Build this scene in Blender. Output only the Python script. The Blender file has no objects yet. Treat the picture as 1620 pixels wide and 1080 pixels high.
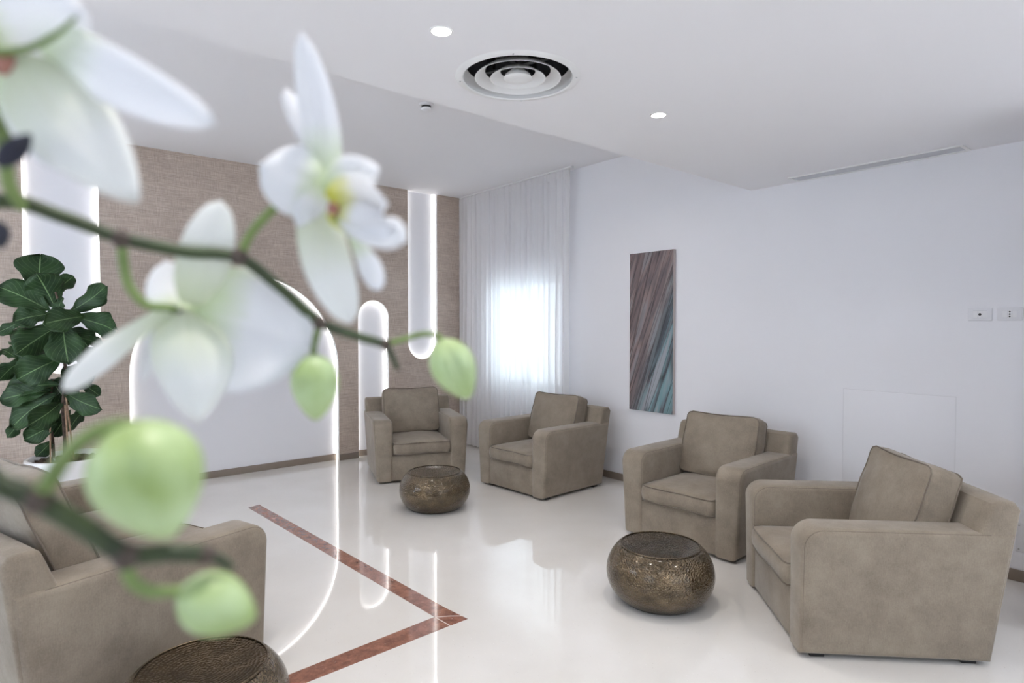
import bpy, bmesh, math, random
from mathutils import Vector, Matrix, noise
C = bpy.context.scene
R = math.radians
PI = math.pi
random.seed(7)

# ---------------------------------------------------------------- camera
CAM = Vector((0, 0, 1.5)); YAW = R(40.4); PITCH = R(-1.47); FPX = 976.0
cd = bpy.data.cameras.new('camera'); cam = bpy.data.objects.new('camera', cd)
C.collection.objects.link(cam); C.camera = cam
cam.location = CAM
cam.rotation_euler = (R(90) + PITCH, 0, -YAW)
cd.sensor_width = 36; cd.lens = FPX / 1620 * 36; cd.clip_start = 0.02
cd.dof.use_dof = True; cd.dof.focus_distance = 4.2; cd.dof.aperture_fstop = 6.0
FW = Vector((math.sin(YAW) * math.cos(PITCH), math.cos(YAW) * math.cos(PITCH), math.sin(PITCH)))
RT = Vector((math.cos(YAW), -math.sin(YAW), 0)); UP = RT.cross(FW)
def at(x, y, d):
    """world point at depth d (metres) for a photo pixel"""
    return CAM + (FW + RT * ((x - 810) / FPX) - UP * ((y - 540) / FPX)) * d

# ---------------------------------------------------------------- world, light, exposure
w = bpy.data.worlds.new('sky'); C.world = w; w.use_nodes = True
bg = w.node_tree.nodes['Background']; bg.inputs[0].default_value = (0.84, 0.93, 1, 1); bg.inputs[1].default_value = 1.3
C.view_settings.view_transform = 'Standard'; C.view_settings.look = 'None'
C.view_settings.exposure = 0.54; C.view_settings.gamma = 1; C.view_settings.use_curve_mapping = False
C.cycles.max_bounces = 10; C.cycles.diffuse_bounces = 6; C.cycles.transparent_max_bounces = 16
C.cycles.sample_clamp_indirect = 6; C.cycles.use_denoising = True
C.cycles.caustics_reflective = False; C.cycles.caustics_refractive = False

def area(name, loc, rot, sx, sy, power, col, shape='RECTANGLE', parent=None, spread=180):
    l = bpy.data.lights.new(name, 'AREA'); l.shape = shape; l.size = sx; l.size_y = sy
    l.energy = power; l.color = col; l.spread = R(spread)
    o = bpy.data.objects.new(name, l); C.collection.objects.link(o)
    o.location = loc; o.rotation_euler = rot
    if parent: o.parent = parent
    return o
COOL = (0.76, 0.87, 1.0)
# daylight through unseen windows; those in the left wall are added as fill
area('daylight', (0.9, -2.97, 1.55), (R(90), 0, R(180)), 1.7, 1.7, 46, COOL)
area('daylight', (3.3, -2.97, 1.55), (R(90), 0, R(180)), 1.7, 1.7, 46, COOL)
area('daylight', (-2.57, 0.6, 1.55), (R(90), 0, R(90)), 1.7, 1.7, 80, COOL)
area('daylight', (-2.57, 4.4, 1.55), (R(90), 0, R(90)), 1.7, 1.7, 340, COOL)
# daylight at the curtained window
area('daylight', (4.98, 5.28, 1.42), (R(90), 0, R(-90 + 180 - 1.3)), 1.15, 1.22, 6, (0.70, 0.89, 1.0))

# ---------------------------------------------------------------- materials
def mat(name, col, rough=0.6, metal=0.0, **kw):
    m = bpy.data.materials.new(name); m.use_nodes = True
    b = m.node_tree.nodes['Principled BSDF']
    b.inputs['Base Color'].default_value = (*col, 1)
    b.inputs['Roughness'].default_value = rough; b.inputs['Metallic'].default_value = metal
    for k, v in kw.items(): b.inputs[k.replace('_', ' ')].default_value = v
    return m
class NT:
    def __init__(s, m): s.m = m; s.t = m.node_tree; s.b = s.t.nodes['Principled BSDF']
    def n(s, kind, **kw):
        nd = s.t.nodes.new(kind)
        for k, v in kw.items():
            if k.startswith('i_'):
                key = k[2:].replace('_', ' '); nd.inputs[int(key) if key.isdigit() else key].default_value = v
            else: setattr(nd, k, v)
        return nd
    def l(s, a, b): s.t.links.new(a, b)
    def coord(s, scale=(1, 1, 1), out='Object', rot=(0, 0, 0)):
        c = s.n('ShaderNodeTexCoord'); mp = s.n('ShaderNodeMapping')
        mp.inputs['Scale'].default_value = scale; mp.inputs['Rotation'].default_value = rot
        s.l(c.outputs[out], mp.inputs[0]); return mp.outputs[0]
    def noise(s, vec, scale, detail=3, rough=0.5):
        nd = s.n('ShaderNodeTexNoise'); nd.inputs['Scale'].default_value = scale
        nd.inputs['Detail'].default_value = detail; nd.inputs['Roughness'].default_value = rough
        s.l(vec, nd.inputs['Vector']); return nd.outputs['Fac']
    def ramp(s, fac, stops, interp='LINEAR'):
        r = s.n('ShaderNodeValToRGB'); r.color_ramp.interpolation = interp
        e = r.color_ramp.elements
        while len(e) < len(stops): e.new(0.5)
        for q, (p, c) in zip(e, stops): q.position = p; q.color = (*c, 1)
        s.l(fac, r.inputs[0]); return r.outputs[0]
    def math(s, op, a, b=None, c=None):
        nd = s.n('ShaderNodeMath', operation=op)
        for i, v in enumerate((a, b, c)):
            if v is None: continue
            if isinstance(v, (int, float)): nd.inputs[i].default_value = v
            else: s.l(v, nd.inputs[i])
        return nd.outputs[0]
    def bump(s, h, strength, dist=0.01):
        b = s.n('ShaderNodeBump'); b.inputs['Strength'].default_value = strength; b.inputs['Distance'].default_value = dist
        s.l(h, b.inputs['Height']); s.l(b.outputs[0], s.b.inputs['Normal'])
    def mix(s, f, a, b, blend='MIX'):
        nd = s.n('ShaderNodeMix', data_type='RGBA', blend_type=blend)
        for i, v in ((0, f), (6, a), (7, b)):
            if isinstance(v, (int, float)): nd.inputs[i].default_value = v
            elif isinstance(v, tuple): nd.inputs[i].default_value = (*v, 1)
            else: s.l(v, nd.inputs[i])
        return nd.outputs[2]

M = {}
M['white_wall'] = mat('white_wall', (0.85, 0.85, 0.885), 0.75)
t = NT(M['white_wall']); t.bump(t.noise(t.coord(), 90), 0.03)
M['ceiling'] = mat('ceiling_paint', (0.86, 0.855, 0.88), 0.8)
M['white'] = mat('white_paint', (0.82, 0.82, 0.82), 0.4)
M['plastic'] = mat('white_plastic', (0.80, 0.80, 0.82), 0.3)
M['plate'] = mat('switch_plastic', (0.76, 0.76, 0.79), 0.3)
M['black'] = mat('black', (0.015, 0.015, 0.016), 0.5)
M['grey_blade'] = mat('grey_blade', (0.56, 0.57, 0.61), 0.5)
M['duct'] = mat('duct_metal', (0.30, 0.30, 0.31), 0.3, 1.0)
M['steel'] = mat('steel', (0.5, 0.5, 0.5), 0.3, 1.0)
M['baseboard'] = mat('baseboard', (0.235, 0.19, 0.155), 0.45)
M['alcove'] = mat('alcove_paint', (0.86, 0.86, 0.90), 0.8)
M['ceramic'] = mat('glazed_ceramic', (0.85, 0.84, 0.83), 0.15, Coat_Weight=0.5)
M['dark_wood'] = mat('dark_wood', (0.03, 0.022, 0.018), 0.35)

# wallpaper: woven raffia
m = mat('woven_wallpaper', (0.4, 0.33, 0.28), 0.8); t = NT(m)
a_ = t.noise(t.coord((4, 4, 110)), 1.0 * 2, 4, 0.7); b_ = t.noise(t.coord((120, 120, 5)), 2.0, 4, 0.7)
c_ = t.noise(t.coord(), 2.2, 5, 0.65)
s_ = t.math('ADD', t.math('MULTIPLY', a_, 0.5), t.math('MULTIPLY', b_, 0.5))
s2 = t.math('ADD', t.math('MULTIPLY', s_, 0.8), t.math('MULTIPLY', c_, 0.2))
t.l(t.ramp(s2, [(0.36, (0.30, 0.235, 0.20)), (0.5, (0.49, 0.40, 0.335)), (0.64, (0.70, 0.60, 0.52))]), t.b.inputs['Base Color'])
t.bump(s_, 0.35, 0.004); M['wallpaper'] = m

# terrazzo
m = mat('polished_terrazzo', (0.8, 0.78, 0.75), 0.1, Coat_Weight=0.35, Coat_Roughness=0.04); t = NT(m)
v = t.n('ShaderNodeTexVoronoi'); v.inputs['Scale'].default_value = 95; t.l(t.coord(), v.inputs['Vector'])
chip = t.ramp(v.outputs['Distance'], [(0.0, (0.0,) * 3), (0.16, (0.0,) * 3), (0.22, (1,) * 3)])
vv = t.n('ShaderNodeSeparateColor'); t.l(v.outputs['Color'], vv.inputs[0])
dark = t.math('GREATER_THAN', vv.outputs[0], 0.80)
chipc = t.ramp(vv.outputs[1], [(0, (0.50, 0.46, 0.42)), (0.5, (0.88, 0.87, 0.85)), (1, (0.62, 0.58, 0.52))])
cloud = t.ramp(t.noise(t.coord(), 1.3, 5), [(0.3, (0.70, 0.675, 0.64)), (0.7, (0.79, 0.77, 0.745))])
inv = t.math('MULTIPLY', t.math('SUBTRACT', 1.0, chip), dark)
t.l(t.mix(t.math('MULTIPLY', inv, 0.75), cloud, chipc), t.b.inputs['Base Color'])
rr = t.ramp(t.noise(t.coord(), 3, 3), [(0.3, (0.025,) * 3), (0.7, (0.05,) * 3)]); t.l(rr, t.b.inputs['Roughness'])
M['terrazzo'] = m

# red marble inlay
m = mat('red_marble', (0.3, 0.13, 0.09), 0.08, Coat_Weight=0.4, Coat_Roughness=0.04); t = NT(m)
n1 = t.noise(t.coord((5, 5, 5)), 4, 8, 0.75)
col = t.ramp(n1, [(0.3, (0.10, 0.040, 0.028)), (0.5, (0.245, 0.105, 0.072)), (0.62, (0.33, 0.15, 0.10)), (0.74, (0.48, 0.30, 0.24))])
n2 = t.noise(t.coord((1, 1, 1)), 60, 4, 0.7)
col = t.mix(t.math('MULTIPLY', t.math('GREATER_THAN', n2, 0.66), 0.5), col, (0.62, 0.5, 0.44))
t.l(col, t.b.inputs['Base Color']); M['marble'] = m

# chenille upholstery
def fabric(name, dark, light):
    m = mat(name, light, 0.92, Sheen_Weight=0.22, Sheen_Roughness=0.45); t = NT(m)
    big = t.noise(t.coord(), 7, 5, 0.62); sm = t.noise(t.coord((1, 1, 1)), 160, 2, 0.6)
    wv = t.noise(t.coord((320, 320, 40)), 1, 2)
    f = t.math('ADD', t.math('MULTIPLY', big, 0.6), t.math('ADD', t.math('MULTIPLY', sm, 0.22), t.math('MULTIPLY', wv, 0.18)))
    t.l(t.ramp(f, [(0.36, dark), (0.64, light)]), t.b.inputs['Base Color'])
    wr = t.noise(t.coord((1, 1, 1)), 9, 2)
    h = t.math('ADD', t.math('MULTIPLY', f, 0.25), wr)
    t.bump(h, 0.35, 0.012)
    return m
M['fabric'] = fabric('taupe_chenille', (0.192, 0.155, 0.116), (0.296, 0.247, 0.191))
M['piping'] = fabric('taupe_piping', (0.12, 0.095, 0.072), (0.20, 0.162, 0.125))

# hammered bronze
def bronze(name, scale, flat=False):
    m = mat(name, (0.2, 0.13, 0.07), 0.3, 1.0, Coat_Weight=0.45, Coat_Roughness=0.10); t = NT(m)
    v = t.n('ShaderNodeTexVoronoi', feature='SMOOTH_F1'); v.inputs['Scale'].default_value = scale
    v.inputs['Smoothness'].default_value = 0.4
    t.l(t.coord(), v.inputs['Vector'])
    n = t.noise(t.coord((1, 1, 2)), 9, 5, 0.6)
    t.l(t.ramp(n, [(0.3, (0.075, 0.055, 0.034)), (0.52, (0.15, 0.112, 0.070)), (0.75, (0.24, 0.18, 0.112))]), t.b.inputs['Base Color'])
    t.l(t.ramp(n, [(0.3, (0.22,) * 3), (0.7, (0.13,) * 3)]), t.b.inputs['Roughness'])
    h = v.outputs['Distance']
    if flat:
        c = t.n('ShaderNodeTexCoord'); wv = t.n('ShaderNodeTexWave', wave_type='RINGS', rings_direction='Z')
        wv.inputs['Scale'].default_value = 22; wv.inputs['Distortion'].default_value = 0.6
        t.l(c.outputs['Object'], wv.inputs['Vector'])
        h = t.math('ADD', h, t.math('MULTIPLY', wv.outputs['Fac'], 0.3))
    t.bump(h, 1.0 if not flat else 0.35, 0.008)
    return m
M['bronze'] = bronze('hammered_bronze', 115); M['bronze_top'] = bronze('hammered_bronze_top', 100, True)

# LED strip
def emit(name, col, s):
    m = bpy.data.materials.new(name); m.use_nodes = True; nt = m.node_tree
    nt.nodes.clear(); e = nt.nodes.new('ShaderNodeEmission'); o = nt.nodes.new('ShaderNodeOutputMaterial')
    e.inputs[0].default_value = (*col, 1); e.inputs[1].default_value = s; nt.links.new(e.outputs[0], o.inputs[0])
    return m
M['led'] = emit('led_strip', (1.0, 0.95, 0.89), 12)
M['lamp'] = emit('lamp_diffuser', (1.0, 0.97, 0.92), 9)

# sheer voile
m = bpy.data.materials.new('sheer_voile'); m.use_nodes = True; nt = m.node_tree; nt.nodes.clear()
o = nt.nodes.new('ShaderNodeOutputMaterial'); mx = nt.nodes.new('ShaderNodeMixShader'); m2 = nt.nodes.new('ShaderNodeMixShader')
tr = nt.nodes.new('ShaderNodeBsdfTransparent'); tl = nt.nodes.new('ShaderNodeBsdfTranslucent'); df = nt.nodes.new('ShaderNodeBsdfDiffuse')
tl.inputs[0].default_value = (0.93, 0.93, 0.95, 1); df.inputs[0].default_value = (0.93, 0.92, 0.92, 1)
m2.inputs[0].default_value = 0.5; nt.links.new(tl.outputs[0], m2.inputs[1]); nt.links.new(df.outputs[0], m2.inputs[2])
mx.inputs[0].default_value = 0.85; nt.links.new(tr.outputs[0], mx.inputs[1]); nt.links.new(m2.outputs[0], mx.inputs[2])
nt.links.new(mx.outputs[0], o.inputs[0]); M['voile'] = m
m = mat('window_glass', (0.9, 0.95, 1), 0.02); nt = m.node_tree
tr = nt.nodes.new('ShaderNodeBsdfTransparent'); gl = nt.nodes.new('ShaderNodeBsdfGlossy'); gl.inputs['Roughness'].default_value = 0.02
mx = nt.nodes.new('ShaderNodeMixShader'); mx.inputs[0].default_value = 0.06
nt.links.new(tr.outputs[0], mx.inputs[1]); nt.links.new(gl.outputs[0], mx.inputs[2])
nt.links.new(mx.outputs[0], nt.nodes['Material Output'].inputs[0]); M['glass'] = m

# painting: fan of diagonal brush bands, mauve and grey turning teal
m = mat('painted_canvas', (0.3, 0.25, 0.25), 0.7); t = NT(m)
c = t.n('ShaderNodeTexCoord'); sp = t.n('ShaderNodeSeparateXYZ'); t.l(c.outputs['Object'], sp.inputs[0])
yy, zz = sp.outputs[1], sp.outputs[2]          # y along the wall (0..0.49, left is high y), z up (0..1.46)
u = t.math('SUBTRACT', 0.49, yy)               # 0 left .. 0.49 right
k = t.math('ADD', t.math('MULTIPLY', u, 0.55), 0.10)
s = t.math('SUBTRACT', u, t.math('MULTIPLY', zz, 0.36))
cb = t.n('ShaderNodeCombineXYZ'); t.l(t.math('MULTIPLY', s, 6.5), cb.inputs[0]); t.l(t.math('MULTIPLY', zz, 0.55), cb.inputs[1]); t.l(t.math('MULTIPLY', u, 1.4), cb.inputs[2])
n1 = t.noise(cb.outputs[0], 1.6, 3, 0.45)
cb2 = t.n('ShaderNodeCombineXYZ'); t.l(t.math('MULTIPLY', s, 34.0), cb2.inputs[0]); t.l(t.math('MULTIPLY', zz, 0.8), cb2.inputs[1])
n2 = t.noise(cb2.outputs[0], 1.0, 2)
v2 = t.n('ShaderNodeTexVoronoi', feature='DISTANCE_TO_EDGE'); v2.inputs['Scale'].default_value = 2.6; cb3 = t.n('ShaderNodeCombineXYZ'); t.l(t.math('MULTIPLY', s, 6.5), cb3.inputs[0]); t.l(t.math('MULTIPLY', zz, 0.22), cb3.inputs[1]); t.l(cb3.outputs[0], v2.inputs['Vector'])
mau = t.ramp(n1, [(0.30, (0.07, 0.060, 0.065)), (0.40, (0.21, 0.145, 0.14)), (0.48, (0.12, 0.10, 0.105)), (0.55, (0.26, 0.185, 0.175)), (0.62, (0.27, 0.25, 0.26)), (0.72, (0.14, 0.12, 0.125))])
tea = t.ramp(n1, [(0.30, (0.03, 0.055, 0.07)), (0.42, (0.09, 0.20, 0.24)), (0.50, (0.12, 0.12, 0.14)), (0.58, (0.18, 0.33, 0.36)), (0.68, (0.36, 0.38, 0.42))])
g = t.math('ADD', s, 0.03); g = t.math('MULTIPLY', g, 4.5)
gm = t.n('ShaderNodeClamp'); t.l(g, gm.inputs[0])
col = t.mix(gm.outputs[0], mau, tea)
col = t.mix(t.math('MULTIPLY', n2, 0.35), col, (0.13, 0.11, 0.12), 'MIX')
edge = t.ramp(v2.outputs['Distance'], [(0.0, (0.35,) * 3), (0.06, (1,) * 3)])
col = t.mix(1.0, col, edge, 'MULTIPLY')
t.l(col, t.b.inputs['Base Color']); t.bump(t.noise(t.coord(), 260), 0.2, 0.003); M['painting'] = m
M['canvas_edge'] = mat('canvas_edge', (0.50, 0.44, 0.42), 0.8)

# plants
def leafy(name, c1, c2, trans, rough=0.45, scale=12):
    m = mat(name, c1, rough); t = NT(m)
    t.l(t.ramp(t.noise(t.coord(), scale, 4), [(0.35, c1), (0.65, c2)]), t.b.inputs['Base Color'])
    if trans:
        tl = t.n('ShaderNodeBsdfTranslucent'); tl.inputs[0].default_value = (*c2, 1)
        mx = t.n('ShaderNodeMixShader'); mx.inputs[0].default_value = trans
        t.l(t.b.outputs[0], mx.inputs[1]); t.l(tl.outputs[0], mx.inputs[2])
        t.l(mx.outputs[0], t.t.nodes['Material Output'].inputs[0])
    return m
# orchid petal: white, faint green flush near the claw (uv v = 0 at the claw)
def petal_mat(name, basec, tipc, reach):
    m = leafy(name, tipc, tipc, 0.42, 0.5); t = NT(m)
    c = t.n('ShaderNodeTexCoord'); sp = t.n('ShaderNodeSeparateXYZ'); t.l(c.outputs['UV'], sp.inputs[0])
    cb = t.n('ShaderNodeCombineXYZ'); t.l(t.math('MULTIPLY', sp.outputs[0], 14.0), cb.inputs[0]); t.l(sp.outputs[1], cb.inputs[1])
    n = t.noise(cb.outputs[0], 1.5, 3)
    f = t.math('ADD', sp.outputs[1], t.math('MULTIPLY', t.math('SUBTRACT', n, 0.5), 0.25))
    r = t.ramp(f, [(0.0, basec), (reach, tipc)])
    for ln in list(t.t.links):
        if ln.to_socket == t.b.inputs['Base Color']: t.t.links.remove(ln)
    t.l(r, t.b.inputs['Base Color'])
    for nd in t.t.nodes:
        if nd.type == 'BSDF_TRANSLUCENT': t.l(r, nd.inputs[0])
    t.bump(n, 0.15, 0.001)
    return m
M['petal'] = petal_mat('orchid_petal', (0.72, 0.82, 0.55), (0.93, 0.94, 0.97), 0.45)
M['sepal'] = petal_mat('orchid_sepal', (0.74, 0.79, 0.60), (0.92, 0.93, 0.92), 0.65)
M['lip'] = petal_mat('orchid_lip', (0.74, 0.75, 0.14), (0.93, 0.93, 0.95), 0.42)
M['throat'] = mat('orchid_throat', (0.38, 0.17, 0.13), 0.5)
M['petal_white'] = leafy('orchid_white', (0.9, 0.91, 0.92), (0.93, 0.93, 0.95), 0.35, 0.5)
M['bud'] = leafy('orchid_bud', (0.36, 0.48, 0.17), (0.52, 0.66, 0.36), 0.12, 0.4, 60)
M['stem'] = leafy('orchid_stem', (0.022, 0.034, 0.013), (0.05, 0.075, 0.026), 0, 0.45, 60)
M['pedicel'] = leafy('orchid_pedicel', (0.15, 0.22, 0.06), (0.24, 0.33, 0.11), 0.1, 0.45, 50)
M['node'] = mat('stem_node', (0.07, 0.05, 0.04), 0.6)
M['bud_dark'] = mat('dark_bract', (0.012, 0.014, 0.03), 0.5)
# fig leaf with pale veins
m = mat('fig_leaf', (0.02, 0.06, 0.018), 0.5, Specular_IOR_Level=0.25); t = NT(m)
c = t.n('ShaderNodeTexCoord'); sp = t.n('ShaderNodeSeparateXYZ'); t.l(c.outputs['UV'], sp.inputs[0])
ua = t.math('ABSOLUTE', t.math('SUBTRACT', sp.outputs[0], 0.5)); vv_ = sp.outputs[1]
mid = t.math('LESS_THAN', ua, 0.016)
ph = t.math('SUBTRACT', t.math('MULTIPLY', vv_, 8.0), t.math('MULTIPLY', ua, 7.0))
fr = t.math('ABSOLUTE', t.math('SUBTRACT', t.math('FRACT', ph), 0.5))
side = t.math('LESS_THAN', fr, 0.045)
vein = t.math('MAXIMUM', mid, t.math('MULTIPLY', side, 0.32))
n = t.noise(t.coord(), 9, 3)
base = t.ramp(n, [(0.3, (0.007, 0.022, 0.007)), (0.7, (0.022, 0.058, 0.015))])
t.l(t.mix(vein, base, (0.13, 0.21, 0.09)), t.b.inputs['Base Color']); t.bump(t.math('MULTIPLY', vein, -1.0), 0.3, 0.004)
M['fig'] = m
M['bark'] = leafy('fig_bark', (0.045, 0.028, 0.02), (0.10, 0.065, 0.045), 0, 0.8, 40)
M['cane'] = leafy('bamboo_cane', (0.22, 0.13, 0.08), (0.33, 0.21, 0.13), 0, 0.7, 40)
M['soil'] = leafy('potting_soil', (0.02, 0.012, 0.008), (0.09, 0.055, 0.035), 0, 0.95, 35)

# ---------------------------------------------------------------- mesh helpers
def link(o, parent=None):
    C.collection.objects.link(o)
    if parent is not None: o.parent = parent
    return o
def mesh(name, verts, faces, material, parent=None, smooth=True, uvs=None, angle=40, origin=None):
    me = bpy.data.meshes.new(name)
    if origin is not None: verts = [Vector(v) - Vector(origin) for v in verts]
    me.from_pydata([tuple(v) for v in verts], [], faces); me.update()
    if uvs:
        ul = me.uv_layers.new()
        for lp in me.loops: ul.data[lp.index].uv = uvs[lp.vertex_index]
    o = bpy.data.objects.new(name, me); link(o, parent)
    me.materials.append(material)
    if smooth: me.shade_smooth(); me.set_sharp_from_angle(angle=R(angle))
    if origin is not None and parent is None: o.location = origin
    return o
def from_bm(name, bm, material, parent=None, smooth=True, angle=40):
    bmesh.ops.recalc_face_normals(bm, faces=bm.faces)
    me = bpy.data.meshes.new(name); bm.to_mesh(me); bm.free()
    o = bpy.data.objects.new(name, me); link(o, parent); me.materials.append(material)
    if smooth: me.shade_smooth(); me.set_sharp_from_angle(angle=R(angle))
    return o
def empty(name, loc=(0, 0, 0), rz=0.0, **p):
    o = bpy.data.objects.new(name, None); C.collection.objects.link(o)
    o.location = loc; o.rotation_euler = (0, 0, rz); o.empty_display_size = 0.1
    return tag(o, **p)
def tag(o, label=None, category=None, group=None, kind=None):
    for k, v in (('label', label), ('category', category), ('group', group), ('kind', kind)):
        if v: o[k] = v
    return o
def bm_box(bm, x0, x1, y0, y1, z0, z1, bev=0.0, seg=2):
    r = bmesh.ops.create_cube(bm, size=1.0)
    vs = r['verts']
    for v in vs:
        v.co = Vector(((x0 + x1) / 2 + v.co.x * (x1 - x0), (y0 + y1) / 2 + v.co.y * (y1 - y0), (z0 + z1) / 2 + v.co.z * (z1 - z0)))
    if bev:
        es = {e for v in vs for e in v.link_edges}
        bmesh.ops.bevel(bm, geom=list(es), offset=bev, segments=seg, affect='EDGES', profile=0.5)
    return bm
def box(name, x0, x1, y0, y1, z0, z1, material, parent=None, bev=0.0, seg=2):
    bm = bmesh.new(); bm_box(bm, x0, x1, y0, y1, z0, z1, bev, seg)
    return from_bm(name, bm, material, parent)
def extrude_x(name, prof, x0, x1, material, parent, bev=0.03, seg=3, taper=None):
    """side profile in (y, z), extruded along x, side edges rounded"""
    bm = bmesh.new()
    a = [bm.verts.new((x0, y, z)) for y, z in prof]; b = [bm.verts.new((x1, y, z)) for y, z in prof]
    n = len(prof); bm.faces.new(a); bm.faces.new(list(reversed(b)))
    for i in range(n): bm.faces.new((a[i], b[i], b[(i + 1) % n], a[(i + 1) % n]))
    bmesh.ops.recalc_face_normals(bm, faces=bm.faces)
    es = [e for e in bm.edges if len(e.link_faces) == 2 and e.calc_face_angle(0) > R(50) and abs(e.verts[0].co.x - e.verts[1].co.x) < 1e-6]
    if bev: bmesh.ops.bevel(bm, geom=es, offset=bev, segments=seg, affect='EDGES', profile=0.5)
    if taper:
        for v in bm.verts: v.co = taper(v.co)
    return from_bm(name, bm, material, parent, angle=35)
def arc(cy, cz, r, a0, a1, n):
    return [(cy + r * math.cos(R(a0 + (a1 - a0) * i / n)), cz + r * math.sin(R(a0 + (a1 - a0) * i / n))) for i in range(n + 1)]
def lathe(name, prof, material, parent=None, n=64, loc=(0, 0, 0), smooth=True, angle=40):
    vs, fs = [], []
    for r, z in prof:
        for i in range(n):
            a = 2 * PI * i / n; vs.append((loc[0] + r * math.cos(a), loc[1] + r * math.sin(a), loc[2] + z))
    for k in range(len(prof) - 1):
        for i in range(n):
            j = (i + 1) % n
            fs.append((k * n + i, k * n + j, (k + 1) * n + j, (k + 1) * n + i))
    if prof[0][0] > 1e-5 and prof[0][0] < 0: pass
    return mesh(name, vs, fs, material, parent, smooth, angle=angle)
def spline(pts, sub=8):
    P = [Vector(p) for p in pts]
    if len(P) < 3: return [P[0].lerp(P[-1], i / sub) for i in range(sub + 1)]
    P = [2 * P[0] - P[1]] + P + [2 * P[-1] - P[-2]]
    out = []
    for i in range(1, len(P) - 2):
        for k in range(sub):
            t = k / sub
            out.append(0.5 * ((2 * P[i]) + (-P[i - 1] + P[i + 1]) * t + (2 * P[i - 1] - 5 * P[i] + 4 * P[i + 1] - P[i + 2]) * t * t + (-P[i - 1] + 3 * P[i] - 3 * P[i + 1] + P[i + 2]) * t ** 3))
    out.append(P[-2]); return out
def tube_data(pts, rad, n=10, closed=False):
    vs, fs = [], []; m = len(pts); up = Vector((0, 0, 1)); prev = None
    for i, p in enumerate(pts):
        if closed: d = pts[(i + 1) % m] - pts[i - 1]
        else: d = pts[min(i + 1, m - 1)] - pts[max(i - 1, 0)]
        d.normalize()
        if prev is None:
            s = d.cross(up)
            if s.length < 0.1: s = d.cross(Vector((1, 0, 0)))
        else: s = prev - d * prev.dot(d)
        s.normalize(); prev = s; q = d.cross(s)
        r = rad(i / (m - 1)) if callable(rad) else rad
        for k in range(n):
            a = 2 * PI * k / n; vs.append(p + (s * math.cos(a) + q * math.sin(a)) * r)
    for i in range(m if closed else m - 1):
        j = (i + 1) % m
        for k in range(n):
            l = (k + 1) % n; fs.append((i * n + k, i * n + l, j * n + l, j * n + k))
    if not closed: fs += [tuple(reversed(range(n))), tuple((m - 1) * n + k for k in range(n))]
    return vs, fs
def tube(name, pts, rad, material, parent=None, n=10, closed=False, sub=8, origin=None):
    P = spline(pts, sub) if sub else [Vector(p) for p in pts]
    vs, fs = tube_data(P, rad, n, closed)
    return mesh(name, vs, fs, material, parent, angle=60, origin=origin)
def copy_tree(o, parent=None):
    c = o.copy(); C.collection.objects.link(c)
    if parent is not None: c.parent = parent
    for ch in [x for x in bpy.data.objects if x.parent == o]: copy_tree(ch, c)
    return c
def prism(bm, poly, axis, a0, a1):
    """poly of 2D points; axis 'y': points are (x, z)"""
    f = (lambda p, a: (p[0], a, p[1])) if axis == 'y' else (lambda p, a: (p[0], p[1], a))
    A = [bm.verts.new(f(p, a0)) for p in poly]; B = [bm.verts.new(f(p, a1)) for p in poly]
    n = len(poly); bm.faces.new(A); bm.faces.new(list(reversed(B)))
    for i in range(n): bm.faces.new((A[i], A[(i + 1) % n], B[(i + 1) % n], B[i]))

# ---------------------------------------------------------------- the room
XL, YN, YB = -2.6, -3.0, 6.52          # left wall, near wall, back wall
ZC, ZL, YE = 3.12, 2.57, 2.52          # high ceiling, dropped ceiling, its edge
SL = 0.022; WX0 = 4.575                # right wall runs slightly out of square
RW = -math.atan(SL)
def wx(Y): return WX0 + SL * Y
box('floor', XL - .2, 5.2, YN - .2, YB + .2, -0.12, 0, M['terrazzo'])['kind'] = 'structure'
box('ceiling', XL, 4.9, YE, YB, ZC, ZC + .1, M['ceiling'])['kind'] = 'structure'

# dropped ceiling with the round opening for the air diffuser
DC = (1.765, 2.035); DR = 0.236
bm = bmesh.new(); q = 0.30; n = 64
sq = []
for i in range(n):
    a = 2 * PI * i / n; c_, s_ = math.cos(a), math.sin(a); k = q / max(abs(c_), abs(s_)); sq.append((DC[0] + c_ * k, DC[1] + s_ * k))
inn = [bm.verts.new((DC[0] + DR * math.cos(2 * PI * i / n), DC[1] + DR * math.sin(2 * PI * i / n), ZL)) for i in range(n)]
out = [bm.verts.new((x, y, ZL)) for x, y in sq]
top = [bm.verts.new((v.co.x, v.co.y, ZL + 0.03)) for v in inn]
for i in range(n):
    j = (i + 1) % n; bm.faces.new((inn[i], inn[j], out[j], out[i])); bm.faces.new((inn[j], inn[i], top[i], top[j]))
x0, x1, y0, y1 = DC[0] - q, DC[0] + q, DC[1] - q, DC[1] + q
def rect(bm, a, b, c, d, z):
    vs = [bm.verts.new(p) for p in ((a, c, z), (b, c, z), (b, d, z), (a, d, z))]; bm.faces.new(vs)
rect(bm, XL, x0, YN, YE, ZL); rect(bm, x1, 4.9, YN, YE, ZL); rect(bm, x0, x1, YN, y0, ZL); rect(bm, x0, x1, y1, YE, ZL)
bm.faces.new([bm.verts.new(p) for p in ((XL, YE, ZL), (4.9, YE, ZL), (4.9, YE, ZC + .1), (XL, YE, ZC + .1))])
bm.faces.new([bm.verts.new(p) for p in ((XL, YN, ZC + .1), (4.9, YN, ZC + .1), (4.9, YE, ZC + .1), (XL, YE, ZC + .1))])
from_bm('ceiling_dropped', bm, M['ceiling'], smooth=False)['kind'] = 'structure'

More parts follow.
